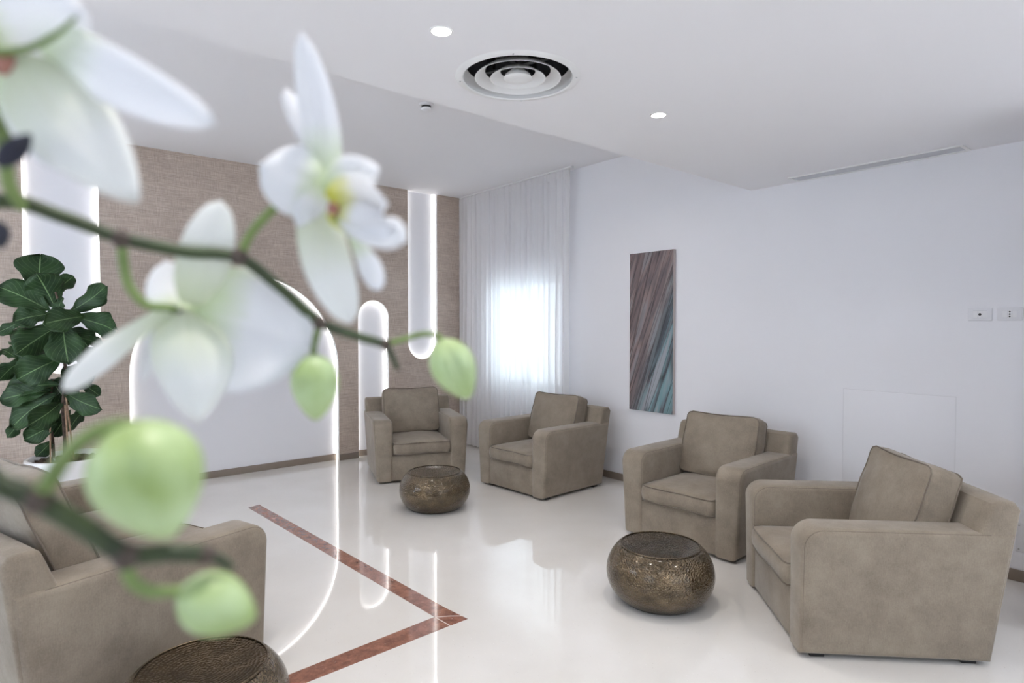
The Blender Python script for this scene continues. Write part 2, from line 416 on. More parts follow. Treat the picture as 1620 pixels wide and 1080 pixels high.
def wall_with_openings(name, L, H, th, holes, material, loc, rz, z0=0.0):
    """wall in local x (0..L) and z, thickness along +y; holes = (x0, x1, z0, z1)"""
    bm = bmesh.new(); xs = [0.0]; hs = sorted(holes)
    cur = 0.0
    for a, b, c, d in hs:
        bm_box(bm, cur, a, 0, th, z0, H); bm_box(bm, a, b, 0, th, z0, c); bm_box(bm, a, b, 0, th, d, H); cur = b
    bm_box(bm, cur, L, 0, th, z0, H)
    o = from_bm(name, bm, material, smooth=False); o.location = loc; o.rotation_euler = (0, 0, rz); o['kind'] = 'structure'
    return o
# right wall: local y runs along the wall into the picture
WYA, WYB, WZA, WZB = 4.70, 5.86, 0.80, 2.02
bm = bmesh.new()
for a, b, c, d in ((YN - .1, WYA, 0, ZC + .1), (WYB, YB + .1, 0, ZC + .1), (WYA, WYB, 0, WZA), (WYA, WYB, WZB, ZC + .1)):
    bm_box(bm, 0, 0.22, a, b, c, d)
wr = from_bm('wall_right', bm, M['white_wall'], smooth=False); wr.location = (WX0, 0, 0); wr.rotation_euler = (0, 0, RW); wr['kind'] = 'structure'
def on_wall(o, Y=0.0, z=0.0, off=0.0):
    """place an object whose local frame is x out of the room, y along the right wall"""
    o.location = (wx(Y) - off, Y, z); o.rotation_euler = (0, 0, RW); return o
# window in the right wall
wn = empty('window_1', kind='structure'); on_wall(wn)
bm = bmesh.new(); f = 0.055
for a, b, c, d in ((WYA, WYA + f, WZA, WZB), (WYB - f, WYB, WZA, WZB), (WYA, WYB, WZA, WZA + f), (WYA, WYB, WZB - f, WZB), ((WYA + WYB) / 2 - .03, (WYA + WYB) / 2 + .03, WZA, WZB)):
    bm_box(bm, 0.06, 0.12, a, b, c, d)
from_bm('window_frame', bm, M['white'], wn, smooth=False)
box('window_glass', 0.085, 0.09, WYA + f, WYB - f, WZA + f, WZB - f, M['glass'], wn)
bm = bmesh.new()
for yy_ in (4.9, 5.2, 5.36, 5.6): bm_box(bm, 0.03, 0.065, yy_ - .012, yy_ + .012, WZA + .02, WZA + .10, 0.004)
from_bm('window_hinge', bm, M['steel'], wn)
box('window_sill', -0.02, 0.06, WYA - .03, WYB + .03, WZA - .03, WZA, M['white'], wn, 0.004)

box('wall_shade_stub', 3.86, 4.62, 0.28, 0.60, 0, ZC + .1, M['white_wall'])['kind'] = 'structure'  # unseen wall stub, added to shade the right wall's near end
# left and near walls out of view; the left wall's windows are added for light
wall_with_openings('wall_left', YB - YN, ZC + .1, 0.2, [(2.75, 4.45, 0.7, 2.4), (6.55, 8.25, 0.7, 2.4)], M['white_wall'], (XL, YN, 0), R(90))
wall_with_openings('wall_near', 7.3, ZC + .1, 0.2, [(2.65, 4.35, 0.7, 2.4), (5.05, 6.75, 0.7, 2.4)], M['white_wall'], (XL - .1, YN - .2, 0), 0)
def side_window(name, loc, rz):
    e = empty(name, loc, rz, kind='structure'); bm = bmesh.new()
    for a, b, c, d in ((-.85, -.79, .7, 2.4), (.79, .85, .7, 2.4), (-.85, .85, .7, .76), (-.85, .85, 2.34, 2.4), (-.03, .03, .7, 2.4)):
        bm_box(bm, a, b, -0.03, 0.03, c, d)
    from_bm('window_frame', bm, M['white'], e, smooth=False)
side_window('window_2', (0.9, YN - .1, 0), 0); side_window('window_3', (3.3, YN - .1, 0), 0)
side_window('fill_window_4', (XL - .1, 0.6, 0), R(90)); side_window('fill_window_5', (XL - .1, 4.4, 0), R(90))

# back wall: white alcove plane behind, wallpaper layer with arched cut-outs in front
YF = 6.45
box('wall_back', XL - .1, 5.1, YB, YB + .15, 0, ZC + .1, M['alcove'])['kind'] = 'structure'
def arch_pts(x0, x1, z0, zt, n=32, top_r=None):
    """open path up the left side, over the arch, down the right side"""
    cx, rx = (x0 + x1) / 2, (x1 - x0) / 2; rz = top_r or rx
    p = [(x0, z0)]
    p += [(cx - rx * math.cos(PI * i / n), zt - rz + rz * math.sin(PI * i / n)) for i in range(n + 1)]
    return p + [(x1, z0)]
ARCH = arch_pts(0.968, 2.965, 0.0, 2.03)
NARROW = arch_pts(3.20, 3.59, 0.0, 1.79)
def hang_pts(x0, x1, zb, zt, n=32):
    return [(x, -z) for x, z in arch_pts(x0, x1, -zt, -zb, n)]
SLOT1 = hang_pts(0.232, 0.762, 1.09, ZC)
SLOT2 = hang_pts(3.852, 4.268, 1.09, ZC)
def fill_between(bm, lo, hi):
    """front faces between two polylines with equal x samples"""
    for i in range(len(lo) - 1):
        a, b = lo[i], lo[i + 1]; c, d = hi[i + 1], hi[i]
        vs = []
        for p in (a, b, c, d):
            if not any((abs(p[0] - v.co.x) < 1e-7 and abs(p[1] - v.co.z) < 1e-7) for v in vs): vs.append(bm.verts.new((p[0], YF, p[1])))
        if len(vs) > 2: bm.faces.new(vs)
bm = bmesh.new()
def strip_rect(a, b, c=0.0, d=ZC): fill_between(bm, [(a, c), (b, c)], [(a, d), (b, d)])
strip_rect(XL, 0.232); strip_rect(0.762, 0.968); strip_rect(2.965, 3.20); strip_rect(3.59, 3.852); strip_rect(4.268, 4.80)
for P in (ARCH, NARROW): q = P[1:-1]; fill_between(bm, q, [(x, ZC) for x, z in q])
for P in (SLOT1, SLOT2): q = P[1:-1]; fill_between(bm, [(x, 0.0) for x, z in q], q)
# back side as well, so the panelling has its thickness
o = from_bm('wall_panelling', bm, M['wallpaper'], smooth=False); o['kind'] = 'structure'
def reveal(P, name, ya, yb, material, inset=0.0):
    vs, fs = [], []
    cx = sum(p[0] for p in P) / len(P)
    for x, z in P: vs += [(x, ya, z), (x, yb, z)]
    for i in range(len(P) - 1): fs.append((2 * i, 2 * i + 1, 2 * i + 3, 2 * i + 2))
    return mesh(name, vs, fs, material, smooth=True)
def shrink(P, d):
    out = []
    for i, p in enumerate(P):
        a = P[max(i - 1, 0)]; b = P[min(i + 1, len(P) - 1)]
        t_ = Vector((b[0] - a[0], b[1] - a[1])).normalized(); nrm = Vector((t_.y, -t_.x))
        out.append((p[0] + nrm.x * d, p[1] + nrm.y * d))
    return out
LEDS = [(ARCH, 'slim light line round the wide arched wall recess', 1), (NARROW, 'slim light line round the narrow arched wall recess', 1),
        (SLOT1, 'light line round the hanging recess behind the fig plant', -1), (SLOT2, 'light line round the hanging recess beside the curtain', -1)]
for i, (P, lab, sg) in enumerate(LEDS):
    reveal(P, 'trim_%d' % (i + 1), YF, YB, M['white'])['kind'] = 'structure'
    q = shrink(P, 0.004 * sg)
    vs, fs = [], []
    for x, z in q: vs += [(x, YB - .022, z), (x, YB - .015, z)]
    for k in range(len(q) - 1): fs.append((2 * k, 2 * k + 1, 2 * k + 3, 2 * k + 2))
    o = mesh('led_strip', vs, fs, M['led']); tag(o, lab, 'light strip', 'light strips in the wall recesses')

# baseboards
def base_run(name, x0, x1, y0, y1, h=0.068):
    box(name, x0, x1, y0, y1, 0, h, M['baseboard'], bev=0.003)['kind'] = 'structure'
base_run('baseboard_back', 2.967, 3.198, YF - .014, YF); base_run('baseboard_back.001', 0.97, 2.963, YB - .014, YB)
base_run('baseboard_back.002', 3.202, 3.588, YB - .014, YB); base_run('baseboard_back.003', 3.592, 4.70, YF - .014, YF)
base_run('baseboard_back.004', XL, 0.966, YF - .014, YF)
bm = bmesh.new(); bm_box(bm, -0.014, 0, YN, YF - .02, 0, 0.068, 0.003)
o = from_bm('baseboard_right', bm, M['baseboard']); o['kind'] = 'structure'; on_wall(o)

# red marble bands set into the terrazzo
def floor_poly(name, pts, z, lab=None):
    bm = bmesh.new(); prism(bm, pts, 'z', -0.01, z); o = from_bm(name, bm, M['marble'], smooth=False); o['kind'] = 'structure'
    return o
floor_poly('floor_inlay', [(1.617, 5.252), (1.715, 5.287), (1.832, 2.70), (1.849, 2.522), (1.742, 2.522), (1.732, 2.648)], 0.0012)
floor_poly('floor_inlay.001', [(1.728, 2.650), (1.736, 2.523), (0.994, 2.506), (-0.6, 2.474), (-0.6, 2.575), (0.961, 2.613)], 0.0012)
bm = bmesh.new(); prism(bm, [(1.728, 2.648), (1.736, 2.523), (1.742, 2.523), (1.735, 2.648)], 'z', -.01, .0014)
prism(bm, [(1.733, 2.640), (1.800, 2.600), (1.843, 2.566), (1.846, 2.572), (1.802, 2.607), (1.735, 2.648)], 'z', -.01, .0016)
from_bm('floor_joint', bm, mat('pale_joint', (0.6, 0.5, 0.45), 0.3), smooth=False)['kind'] = 'structure'

# faint access panel in the right wall
e = empty('access_panel', label='flush white square access panel low on the wall behind the armchairs', category='panel')
on_wall(e, 1.13, 0.384)
box('panel', -0.003, 0.002, 0, 0.665, 0.0, 0.668, M['white_wall'], e, 0.001)
bm = bmesh.new(); g_ = 0.005
for a, b, c, d in ((-g_, 0, -g_, .668 + g_), (.665, .665 + g_, -g_, .668 + g_), (0, .665, -g_, 0), (0, .665, .668, .668 + g_)): bm_box(bm, -0.0015, 0.002, a, b, c, d)
from_bm('panel_gap', bm, M['plate'], e, smooth=False)

# ---------------------------------------------------------------- ceiling fixtures
def downlight(x, y, z, lab, pw=4.0):
    e = empty('recessed_downlight', (x, y, z), label=lab, category='ceiling light', group='recessed ceiling downlights')
    lathe('trim_ring', [(0.036, 0.001), (0.036, -0.002), (0.042, -0.003), (0.044, 0.0)], M['white'], e, 40)
    lathe('diffuser', [(0.0001, -0.001), (0.0365, -0.001)], M['lamp'], e, 40)
    area('downlight_glow', (0, 0, -0.006), (0, 0, 0), 0.07, 0.07, pw, (1.0, 0.95, 0.88), 'DISK', e, 140)
    return e
downlight(1.277, 1.897, ZL, 'small round glowing downlight left of the ceiling air diffuser')
downlight(2.621, 1.929, ZL, 'small round glowing downlight right of the ceiling air diffuser')
for x, y, lab in ((0.0, 1.9, 'above the sofa side of the room'), (0.2, 0.2, 'over the orchid'), (2.6, 0.2, 'over the front armchair'), (1.3, -1.5, 'between the two near windows'), (3.8, -1.5, 'in the corner by the near wall')):
    e = downlight(x, y, ZL, 'round glowing ceiling downlight ' + lab)

for x, lab in ((0.5, 'before the fig plant'), (1.9, 'before the wide arch'), (3.3, 'before the far armchair')):  # unseen fill lamps, added to brighten the far corner
    downlight(x, 3.55, ZC, 'unseen fill light added in the high ceiling, above the dropped edge ' + lab, 4.2)

e = empty('air_vent', (DC[0], DC[1], ZL), label='large round white air diffuser with concentric rings in the dropped ceiling', category='air vent')
lathe('flange', [(0.236, 0.01), (0.235, -0.004), (0.240, -0.008), (0.262, -0.006), (0.270, 0.0)], M['white'], e, 96)
def cone(name, r, zb, rise, m_):
    return lathe(name, [(r - .006, zb + .001), (r, zb), (r - .003, zb + .004), (r - .040, zb + rise), (r - .045, zb + rise), (r - .012, zb + .008), (r - .006, zb + .001)], m_, e, 96)
cone('ring', 0.186, -0.004, 0.032, M['white']); cone('ring', 0.120, -0.005, 0.030, M['white'])
lathe('hub', [(0.0001, -0.010), (0.020, -0.010), (0.058, -0.007), (0.062, -0.004), (0.055, 0.010), (0.02, 0.04)], M['white'], e, 64)
lathe('collar', [(0.235, 0.0), (0.230, 0.034), (0.222, 0.046)], M['white'], e, 96)
lathe('duct', [(0.222, 0.046), (0.222, 0.20), (0.0001, 0.24)], M['duct'], e, 64)
bm = bmesh.new()
for a in (20, 110, 200, 290):
    b0 = bmesh.new(); bm_box(b0, 0.02, 0.212, -0.010, 0.010, 0.050, 0.056); bm_box(b0, 0.12, 0.15, -0.012, 0.012, 0.056, 0.20)
    bmesh.ops.rotate(b0, verts=b0.verts, cent=(0, 0, 0), matrix=Matrix.Rotation(R(a), 3, 'Z'))
    tmp = bpy.data.meshes.new('t'); b0.to_mesh(tmp); b0.free(); bm.from_mesh(tmp); bpy.data.meshes.remove(tmp)
from_bm('bracket', bm, M['black'], e, smooth=False)
for a in (45, 135, 225, 315):
    box('screw', .252 * math.cos(R(a)) - .003, .252 * math.cos(R(a)) + .003, .252 * math.sin(R(a)) - .003, .252 * math.sin(R(a)) + .003, -0.010, -0.006, M['steel'], e, 0.001)

e = empty('smoke_detector', (2.475, 3.875, ZC), label='small round smoke detector on the high ceiling', category='smoke detector')
lathe('base', [(0.0001, 0), (0.052, 0), (0.050, -0.016), (0.036, -0.018)], M['plastic'], e, 40)
lathe('slot', [(0.034, -0.016), (0.034, -0.032)], M['black'], e, 40)
lathe('cover', [(0.038, -0.030), (0.042, -0.034), (0.036, -0.046), (0.016, -0.054), (0.0001, -0.055)], M['plastic'], e, 40)

e = empty('linear_diffuser', (4.505, 1.6, ZL), RW, label='long narrow ceiling air slot running along the right wall', category='air vent')
bm = bmesh.new()
for a, b, c, d in ((-.085, -.066, -.53, .53), (.066, .085, -.53, .53), (-.066, .066, -.53, -.512), (-.066, .066, .512, .53)): bm_box(bm, a, b, c, d, -0.007, 0.0, 0.001)
from_bm('frame', bm, M['white'], e, smooth=False)
box('blade', -.066, .066, -.512, .512, -0.002, 0.0, M['grey_blade'], e)

# ---------------------------------------------------------------- right wall things
e = empty('painting', label='tall narrow abstract canvas of diagonal mauve, grey and teal folds', category='painting')
on_wall(e, 3.225, 0.712)
bm = bmesh.new(); bm_box(bm, -0.036, -0.035, 0.0, 0.49, 0.0, 1.46)
from_bm('canvas', bm, M['painting'], e, smooth=False)
box('stretcher', -0.035, -0.002, 0.0, 0.49, 0.0, 1.46, M['canvas_edge'], e)

def plate(Y, z, lab, kind):
    e = empty('wall_socket', label=lab, category='socket', group='small white plates on the right wall'); on_wall(e, Y, z)
    box('cover_plate', -0.009, 0, -.060, .060, -.038, .038, M['plate'], e, 0.003)
    box('insert', -0.0105, -0.008, -.034, .034, -.022, .022, M['plastic'], e, 0.001)
    bm = bmesh.new()
    if kind == 1: bmesh.ops.create_cone(bm, cap_ends=True, segments=20, radius1=0.0078, radius2=0.0078, depth=0.003, matrix=Matrix.Translation((-0.011, 0, 0)) @ Matrix.Rotation(R(90), 4, 'Y'))
    else:
        for zz_ in (-.0135, 0, .0135): bmesh.ops.create_cone(bm, cap_ends=True, segments=16, radius1=0.0046, radius2=0.0046, depth=0.003, matrix=Matrix.Translation((-0.011, 0, zz_)) @ Matrix.Rotation(R(90), 4, 'Y'))
    from_bm('hole', bm, M['black'], e)
    bm = bmesh.new()
    for a in (-.0105, .0105): bm_box(bm, -0.011, -0.0095, a - .0006, a + .0006, -.022, .022)
    for a in (-.022, .022): bm_box(bm, -0.0108, -0.0085, -.034, .034, a - .0007, a + .0007)
    from_bm('seam', bm, M['grey_blade'], e, smooth=False)
plate(1.012, 1.568, 'white wall socket plate with one round hole', 1)
plate(0.868, 1.568, 'white wall socket plate with three small holes in a row', 3)
e = empty('blank_plate', label='blank white cover plate with screws low on the wall behind the front armchair', category='cover plate')
on_wall(e, 0.735, 0.25)
box('cover', -0.004, 0, -.085, .085, -.075, .095, M['plate'], e, 0.0015)
for a, b in ((-.07, -.06), (.07, -.06), (-.07, .08), (.07, .08)): box('screw', -0.006, -0.003, a - .004, a + .004, b - .004, b + .004, M['steel'], e, 0.001)

# curtain: rail on the ceiling, sheer voile in soft folds
e = empty('curtain_rail', label='slim white curtain rail fixed along the ceiling at the corner', category='curtain rail'); on_wall(e, 0, 0)
CY0, CY1 = 4.43, 6.42
box('rail', -0.135, -0.105, CY0 - .02, CY1, ZC - .014, ZC, M['white'], e, 0.003)
box('end_cap', -0.138, -0.102, CY0 - .03, CY0 - .02, ZC - .020, ZC, M['plastic'], e, 0.003)
bm = bmesh.new(); nu, nv = 420, 30; grid = []
for i in range(nu + 1):
    u_ = i / nu; col = []
    for j in range(nv + 1):
        v_ = j / nv; z = 0.012 + (ZC - .020 - 0.012) * v_
        ph = u_ * 2 * PI * 21 + 1.6 * noise.noise(Vector((u_ * 9, v_ * 1.2, 0)))
        am = (0.026 + 0.016 * noise.noise(Vector((u_ * 14, 3, v_ * 0.8)))) * (1 - 0.55 * v_ ** 3)
        x_ = -0.12 + am * math.sin(ph) + 0.008 * math.sin(ph * 2.3 + 2)
        y_ = CY0 + (CY1 - CY0) * u_ + 0.010 * math.cos(ph) + 0.02 * (1 - u_) * (1 - v_)
        col.append(bm.verts.new((x_, y_, z)))
    grid.append(col)
for i in range(nu):
    for j in range(nv): bm.faces.new((grid[i][j], grid[i + 1][j], grid[i + 1][j + 1], grid[i][j + 1]))
cu = from_bm('curtain', bm, M['voile'], angle=80); on_wall(cu)
tag(cu, 'floor-length sheer white curtain hanging in front of the bright window', 'curtain')
bm = bmesh.new(); grid = []
for i in range(nu + 1):
    u_ = i / nu; col = []
    for z in (ZC - .095, ZC - .019):
        ph = u_ * 2 * PI * 21; col.append(bm.verts.new((-0.124 + 0.010 * math.sin(ph), CY0 + (CY1 - CY0) * u_, z)))
    grid.append(col)
for i in range(nu): bm.faces.new((grid[i][0], grid[i + 1][0], grid[i + 1][1], grid[i][1]))
from_bm('header_tape', bm, M['voile'], cu, angle=80)

# ---------------------------------------------------------------- upholstery
def cushion(name, w_, h_, t_, bulge, parent, loc, rx, rc=0.035, res=14, seed=0, pipe=True, sag=0.0):
    """local: x width, z height, y thickness; loc is the centre; rx leans it"""
    mt = Matrix.Translation(loc) @ Matrix.Rotation(rx, 4, 'X')
    def shape(u, v, s):
        x = u * w_ / 2; z = v * h_ / 2
        ix = max(-w_ / 2 + rc, min(w_ / 2 - rc, x)); iz = max(-h_ / 2 + rc, min(h_ / 2 - rc, z))
        d = Vector((x - ix, z - iz))
        if d.length > rc: d = d.normalized() * rc
        x, z = ix + d.x, iz + d.y
        x *= 1 + 0.018 * (1 - v * v); z *= 1 + 0.018 * (1 - u * u)
        b = (1 - u ** 2) ** 0.7 * (1 - v ** 2) ** 0.7 if abs(u) < 1 and abs(v) < 1 else 0
        y = s * (t_ / 2 + bulge * b) + 0.007 * noise.noise(Vector((u * 1.7 + seed, v * 1.7, s * 3)))
        z += sag * math.sin(u * 3.0 + seed) * 0.5 * (0.5 + v * 0.5)
        return Vector((x, y, z))
    vs, fs = [], []; N = res
    def add_grid(fn, rows, cols):
        k = len(vs)
        for i in range(rows + 1):
            for j in range(cols + 1): vs.append(mt @ fn(i / rows, j / cols))
        for i in range(rows):
            for j in range(cols):
                a = k + i * (cols + 1) + j; fs.append((a, a + 1, a + cols + 2, a + cols + 1))
    for s in (-1, 1): add_grid(lambda a, b, s=s: shape(2 * a - 1, 2 * b - 1, s), N, N)
    path = [(2 * i / N - 1, -1) for i in range(N)] + [(1, 2 * i / N - 1) for i in range(N)] + [(1 - 2 * i / N, 1) for i in range(N)] + [(-1, 1 - 2 * i / N) for i in range(N)]
    K = 4; k0 = len(vs)
    for (u, v) in path:
        a = shape(u, v, -1); b = shape(u, v, 1); nrm = Vector((u, 0, v)).normalized()
        for q in range(K + 1):
            f_ = q / K; p = a.lerp(b, f_) + nrm * 0.012 * math.sin(PI * f_); vs.append(mt @ p)
    L = len(path)
    for i in range(L):
        for q in range(K):
            a = k0 + i * (K + 1) + q; b = k0 + ((i + 1) % L) * (K + 1) + q; fs.append((a, b, b + 1, a + 1))
    bm = bmesh.new(); V = [bm.verts.new(p) for p in vs]
    for f_ in fs:
        try: bm.faces.new([V[i] for i in f_])
        except ValueError: pass
    bmesh.ops.remove_doubles(bm, verts=bm.verts, dist=0.0006)
    o = from_bm(name, bm, M['fabric'], parent, angle=62)
    if pipe:
        pv, pf = [], []
        for s in (-1, 1):
            pts = [mt @ (shape(u, v, s) + Vector((u, 0, v)).normalized() * 0.002) for u, v in path]
            a, b = tube_data(pts, 0.0042, 6, True); k = len(pv); pv += a; pf += [tuple(i + k for i in f_) for f_ in b]
        mesh('piping', pv, pf, M['piping'], o, angle=80)
    return o

def make_seat(kind, W, D, seats, seat_top=0.40, seed=0, protrude=0.0, ch=0.445):
    e = empty(kind); aw = 0.165; zb = 0.018; yf, yr = -D / 2, D / 2; AT = 0.60; BT = 0.738
    lean = 0.092
    for s in (-1, 1):
        prof = [(yf, zb)] + list(reversed(arc(yf + .085, AT - .085, .085, 90, 180, 8))) + [(yr + lean * .80 - .006, AT), (yr - .004, zb)]
        def tp(co, s=s):
            f_ = (co.z - zb) / (AT - zb); k = s * (W / 2)
            co = co.copy(); out_ = (co.x * s) > (W / 2 - aw / 2)
            if out_: co.x += s * (0.030 * f_ - 0.012) + s * 0.006 * math.sin(PI * f_)
            co.y -= 0.008 * math.sin(PI * f_) if co.y < yf + .06 else 0
            return co
        xa, xb = (W / 2 - aw, W / 2) if s > 0 else (-W / 2, -W / 2 + aw)
        a = extrude_x('armrest', prof, xa, xb, M['fabric'], e, 0.030, 4, tp)
        # stitched seams where the top panel meets the sides
        pv, pf = [], []
        for xo in (xa + .012, xb - .012):
            ins = 0.010
            ps = [(yf + .011, zb + .01)] + [(y + (yf + .085 - y) * .12, z - .0 + (AT - .085 - z) * .12) for y, z in reversed(arc(yf + .085, AT - .085, .085, 90, 180, 8))] + [(yr - .03, AT - ins)]
            out_ = abs(xo) > W / 2 - aw / 2
            pts = [tp(Vector((xo + (0.0015 if xo > (xa + xb) / 2 else -0.0015), y, z))) for y, z in ps]
            d_, f_ = tube_data(pts, 0.0028, 6); k = len(pv); pv += d_; pf += [tuple(i + k for i in q) for q in f_]
        mesh('seam', pv, pf, M['piping'], a, angle=80)
    th = 0.125
    prof = [(yr, zb), (yr + lean + .002, BT - .035), (yr + lean - .022, BT - .004), (yr + lean - .05, BT), (yr + lean - th + .035, BT), (yr + lean - th + .010, BT - .012), (yr + lean - th, BT - .035), (yr - .13, 0.45), (yr - .13, zb)]
    extrude_x('backrest', prof, -W / 2 - .004, W / 2 + .004, M['fabric'], e, 0.022, 3, lambda co: Vector((co.x * (0.955 + 0.055 * min(1, co.z / AT)), co.y, co.z)))
    box('base', -W / 2 + aw - .02, W / 2 - aw + .02, yf + .010, yr - .11, zb + .002, 0.262, M['fabric'], e, 0.010, 2)
    sw = (W - 2 * aw) / seats; st = seat_top - 0.262 - .035
    for i in range(seats):
        cx = -W / 2 + aw + sw * (i + .5)
        c = cushion('seat_cushion', sw - .006, D - .13 + protrude + .012, st, 0.038, e, (cx, (yf - protrude - .012 + yr - .13) / 2 + .0, 0.264 + st / 2 + 0.008), R(90), 0.03, seed=seed + i)
        bw = sw + .005 if seats == 1 else sw - .01
        cushion('back_cushion', bw, ch, 0.135, 0.028, e, (cx, yr - (.176 if seats == 1 else .160), seat_top + ch / 2 - .018), R(-17 if seats == 1 else -22), 0.035, seed=seed + 5 + i, sag=0.012)
    for sx in (-1, 1):
        for sy in (-1, 1):
            x, y = sx * (W / 2 - .07), sy * (D / 2 - .08)
            f_ = box('foot', x - .03, x + .03, y - .03, y + .03, 0, 0.03, M['black'], e, 0.003); f_['label'] = 'black foot'
    return e
chair = make_seat('armchair', 0.885, 0.79, 1)
CH = [((3.32, 5.44), -21, 'taupe fabric armchair standing against the narrow lit arch, beside the curtain'),
      ((3.965, 4.24), -88, 'taupe fabric armchair just in front of the window curtain, back to the wall'),
      ((3.92, 2.45), -87.5, 'taupe fabric armchair under the painting, just behind the front round metal table'),
      ((3.356, 1.256), -135.5, 'taupe fabric armchair turned side-on beside the front metal table, covering the wall panel corner')]
first = True
for (x, y), a, lab in CH:
    o = chair if first else copy_tree(chair); first = False
    o.location = (x, y, 0); o.rotation_euler = (0, 0, R(a)); o.scale = (1, 1.03 if a == -135.5 else 1, 1); tag(o, lab, 'armchair', 'taupe armchairs round the room')
sofa = make_seat('sofa', 1.62, 0.90, 2, 0.455, seed=11, protrude=0.05, ch=0.50)
sofa.location = (0.3075, 3.539, 0); sofa.rotation_euler = (0, 0, R(106.5))
tag(sofa, 'taupe fabric two-seat sofa with loose back cushions, in front of the potted fig', 'sofa')

# ---------------------------------------------------------------- hammered drum tables
def make_table():
    e = empty('drum_table')
    prof = [(0.190, 0.0), (0.215, 0.006)]
    for i in range(25):
        a = R(-58 + i * (58 + 52) / 24)
        prof.append((0.118 + 0.180 * math.cos(a), 0.140 + (0.170 if a > 0 else 0.158) * math.sin(a)))
    prof += [(0.219, 0.2745), (0.2175, 0.279)]
    lathe('body', prof, M['bronze'], e, 96)
    tp = [(0.2175, 0.279), (0.222, 0.277), (0.15, 0.2705), (0.08, 0.267), (0.0001, 0.266)]
    lathe('tabletop', tp, M['bronze_top'], e, 96)
    pts = [Vector((0.2175 * math.cos(2 * PI * i / 96), 0.2175 * math.sin(2 * PI * i / 96), 0.2785)) for i in range(96)]
    vs, fs = tube_data(pts, 0.0028, 6, True); mesh('rim', vs, fs, M['bronze_top'], e, angle=80)
    return e
tb = make_table()
TB = [((2.795, 2.03), 'round hammered bronze drum table between the two front armchairs'),
      ((2.80, 4.275), 'round hammered bronze drum table in front of the far armchair'),
      ((0.560, 2.340), 'round hammered bronze drum table beside the sofa arm, cut off by the frame')]
for i, ((x, y), lab) in enumerate(TB):
    o = tb if i == 0 else copy_tree(tb)
    o.location = (x, y, 0); o.scale = (0.975, 0.975, 1.08); o.rotation_euler = (0, 0, i * 1.3); tag(o, lab, 'side table', 'hammered bronze drum tables')

# ---------------------------------------------------------------- fiddle-leaf fig in its bowl
PC = Vector((0.455, 5.52, 0))
fig = empty('potted_fig', PC, label='potted fiddle-leaf fig with big dark leaves in a white bowl', category='potted plant')
k_ = 1.0
lathe('planter', [(0.0001, 0.0), (0.13, 0.0), (0.16, 0.01), (0.22, 0.12), (0.262, 0.28), (0.276, 0.42), (0.278, 0.53), (0.274, 0.545), (0.262, 0.550), (0.250, 0.545), (0.245, 0.52), (0.242, 0.46)], M['ceramic'], fig, 72)
bm = bmesh.new(); bmesh.ops.create_grid(bm, x_segments=36, y_segments=36, size=0.25)
for v in list(bm.verts):
    if math.hypot(v.co.x, v.co.y) > 0.247: bm.verts.remove(v)
    else: v.co.z = 0.512 + 0.022 * noise.noise(v.co * 30) + 0.012 * noise.noise(v.co * 70)
from_bm('soil', bm, M['soil'], fig, angle=20)
PD = 4.50          # depth of the plant in front of the camera
def fp(x, y, dd=0.0): return at(x, y, PD + dd) - PC
tube('trunk', [fp(104, 728), fp(103, 690), fp(100, 640), fp(104, 590), fp(98, 540), fp(97, 495), fp(88, 462)], lambda t_: 0.016 - 0.009 * t_, M['bark'], fig)
tube('trunk', [fp(85, 730, .05), fp(84, 700, .05), fp(78, 650), fp(84, 600)], lambda t_: 0.011 - 0.005 * t_, M['bark'], fig)
tube('cane', [fp(117, 726, -.05), fp(104, 625, -.02)], 0.006, M['cane'], fig)
tube('cane', [fp(109, 730, -.08), fp(103, 640, -.05)], 0.006, M['cane'], fig)
tube('cane', [fp(80, 732, -.06), fp(79, 640, -.03)], 0.005, M['cane'], fig)
LEAF = [(60, 462, 64, 402, 74, 0, .05), (80, 492, -4, 452, 56, 15, -.12), (88, 488, 58, 432, 62, -10, -.10), (86, 466, 116, 436, 32, 20, .05),
        (104, 496, 170, 452, 42, -20, -.02), (80, 497, 20, 508, 44, 25, -.15), (134, 500, 68, 512, 46, 10, -.22), (112, 500, 184, 522, 48, 15, -.05),
        (98, 512, 24, 560, 56, -10, -.20), (30, 508, -8, 528, 22, 20, .0), (30, 570, 2, 552, 24, 20, .05), (100, 512, 108, 576, 60, 10, -.12),
        (120, 532, 164, 545, 20, 10, .05), (98, 566, 26, 600, 58, 12, -.18), (36, 570, -4, 602, 34, -30, -.02), (98, 608, 4, 618, 40, 20, -.05),
        (84, 618, -2, 632, 44, 20, -.12), (94, 622, 16, 676, 50, 30, -.10), (96, 636, 44, 674, 46, -20, -.20), (34, 662, 12, 692, 22, 10, -.02),
        (92, 668, 38, 696, 36, 0, -.08), (82, 698, 58, 722, 26, 0, -.02), (106, 622, 160, 648, 42, 20, -.05), (128, 604, 158, 626, 24, 0, .05),
        (142, 642, 108, 680, 28, -35, .0), (118, 552, 156, 574, 44, 10, .02), (100, 582, 142, 612, 56, -10, .0), (64, 520, 14, 540, 30, 30, .08),
        (90, 545, 36, 572, 44, 0, .10), (70, 585, 20, 606, 40, 10, .10), (110, 600, 66, 640, 50, 0, .08), (108, 650, 84, 690, 34, 10, .06),
        (64, 640, 30, 660, 34, 10, .08), (100, 470, 92, 500, 26, 40, -.02), (110, 520, 140, 548, 50, 20, .10), (106, 540, 60, 548, 46, 0, .06),
        (80, 600, 110, 640, 56, 0, .08), (60, 560, 30, 576, 36, 20, -.05)]
vs, fs, uvs = [], [], []
NL, NW = 14, 8
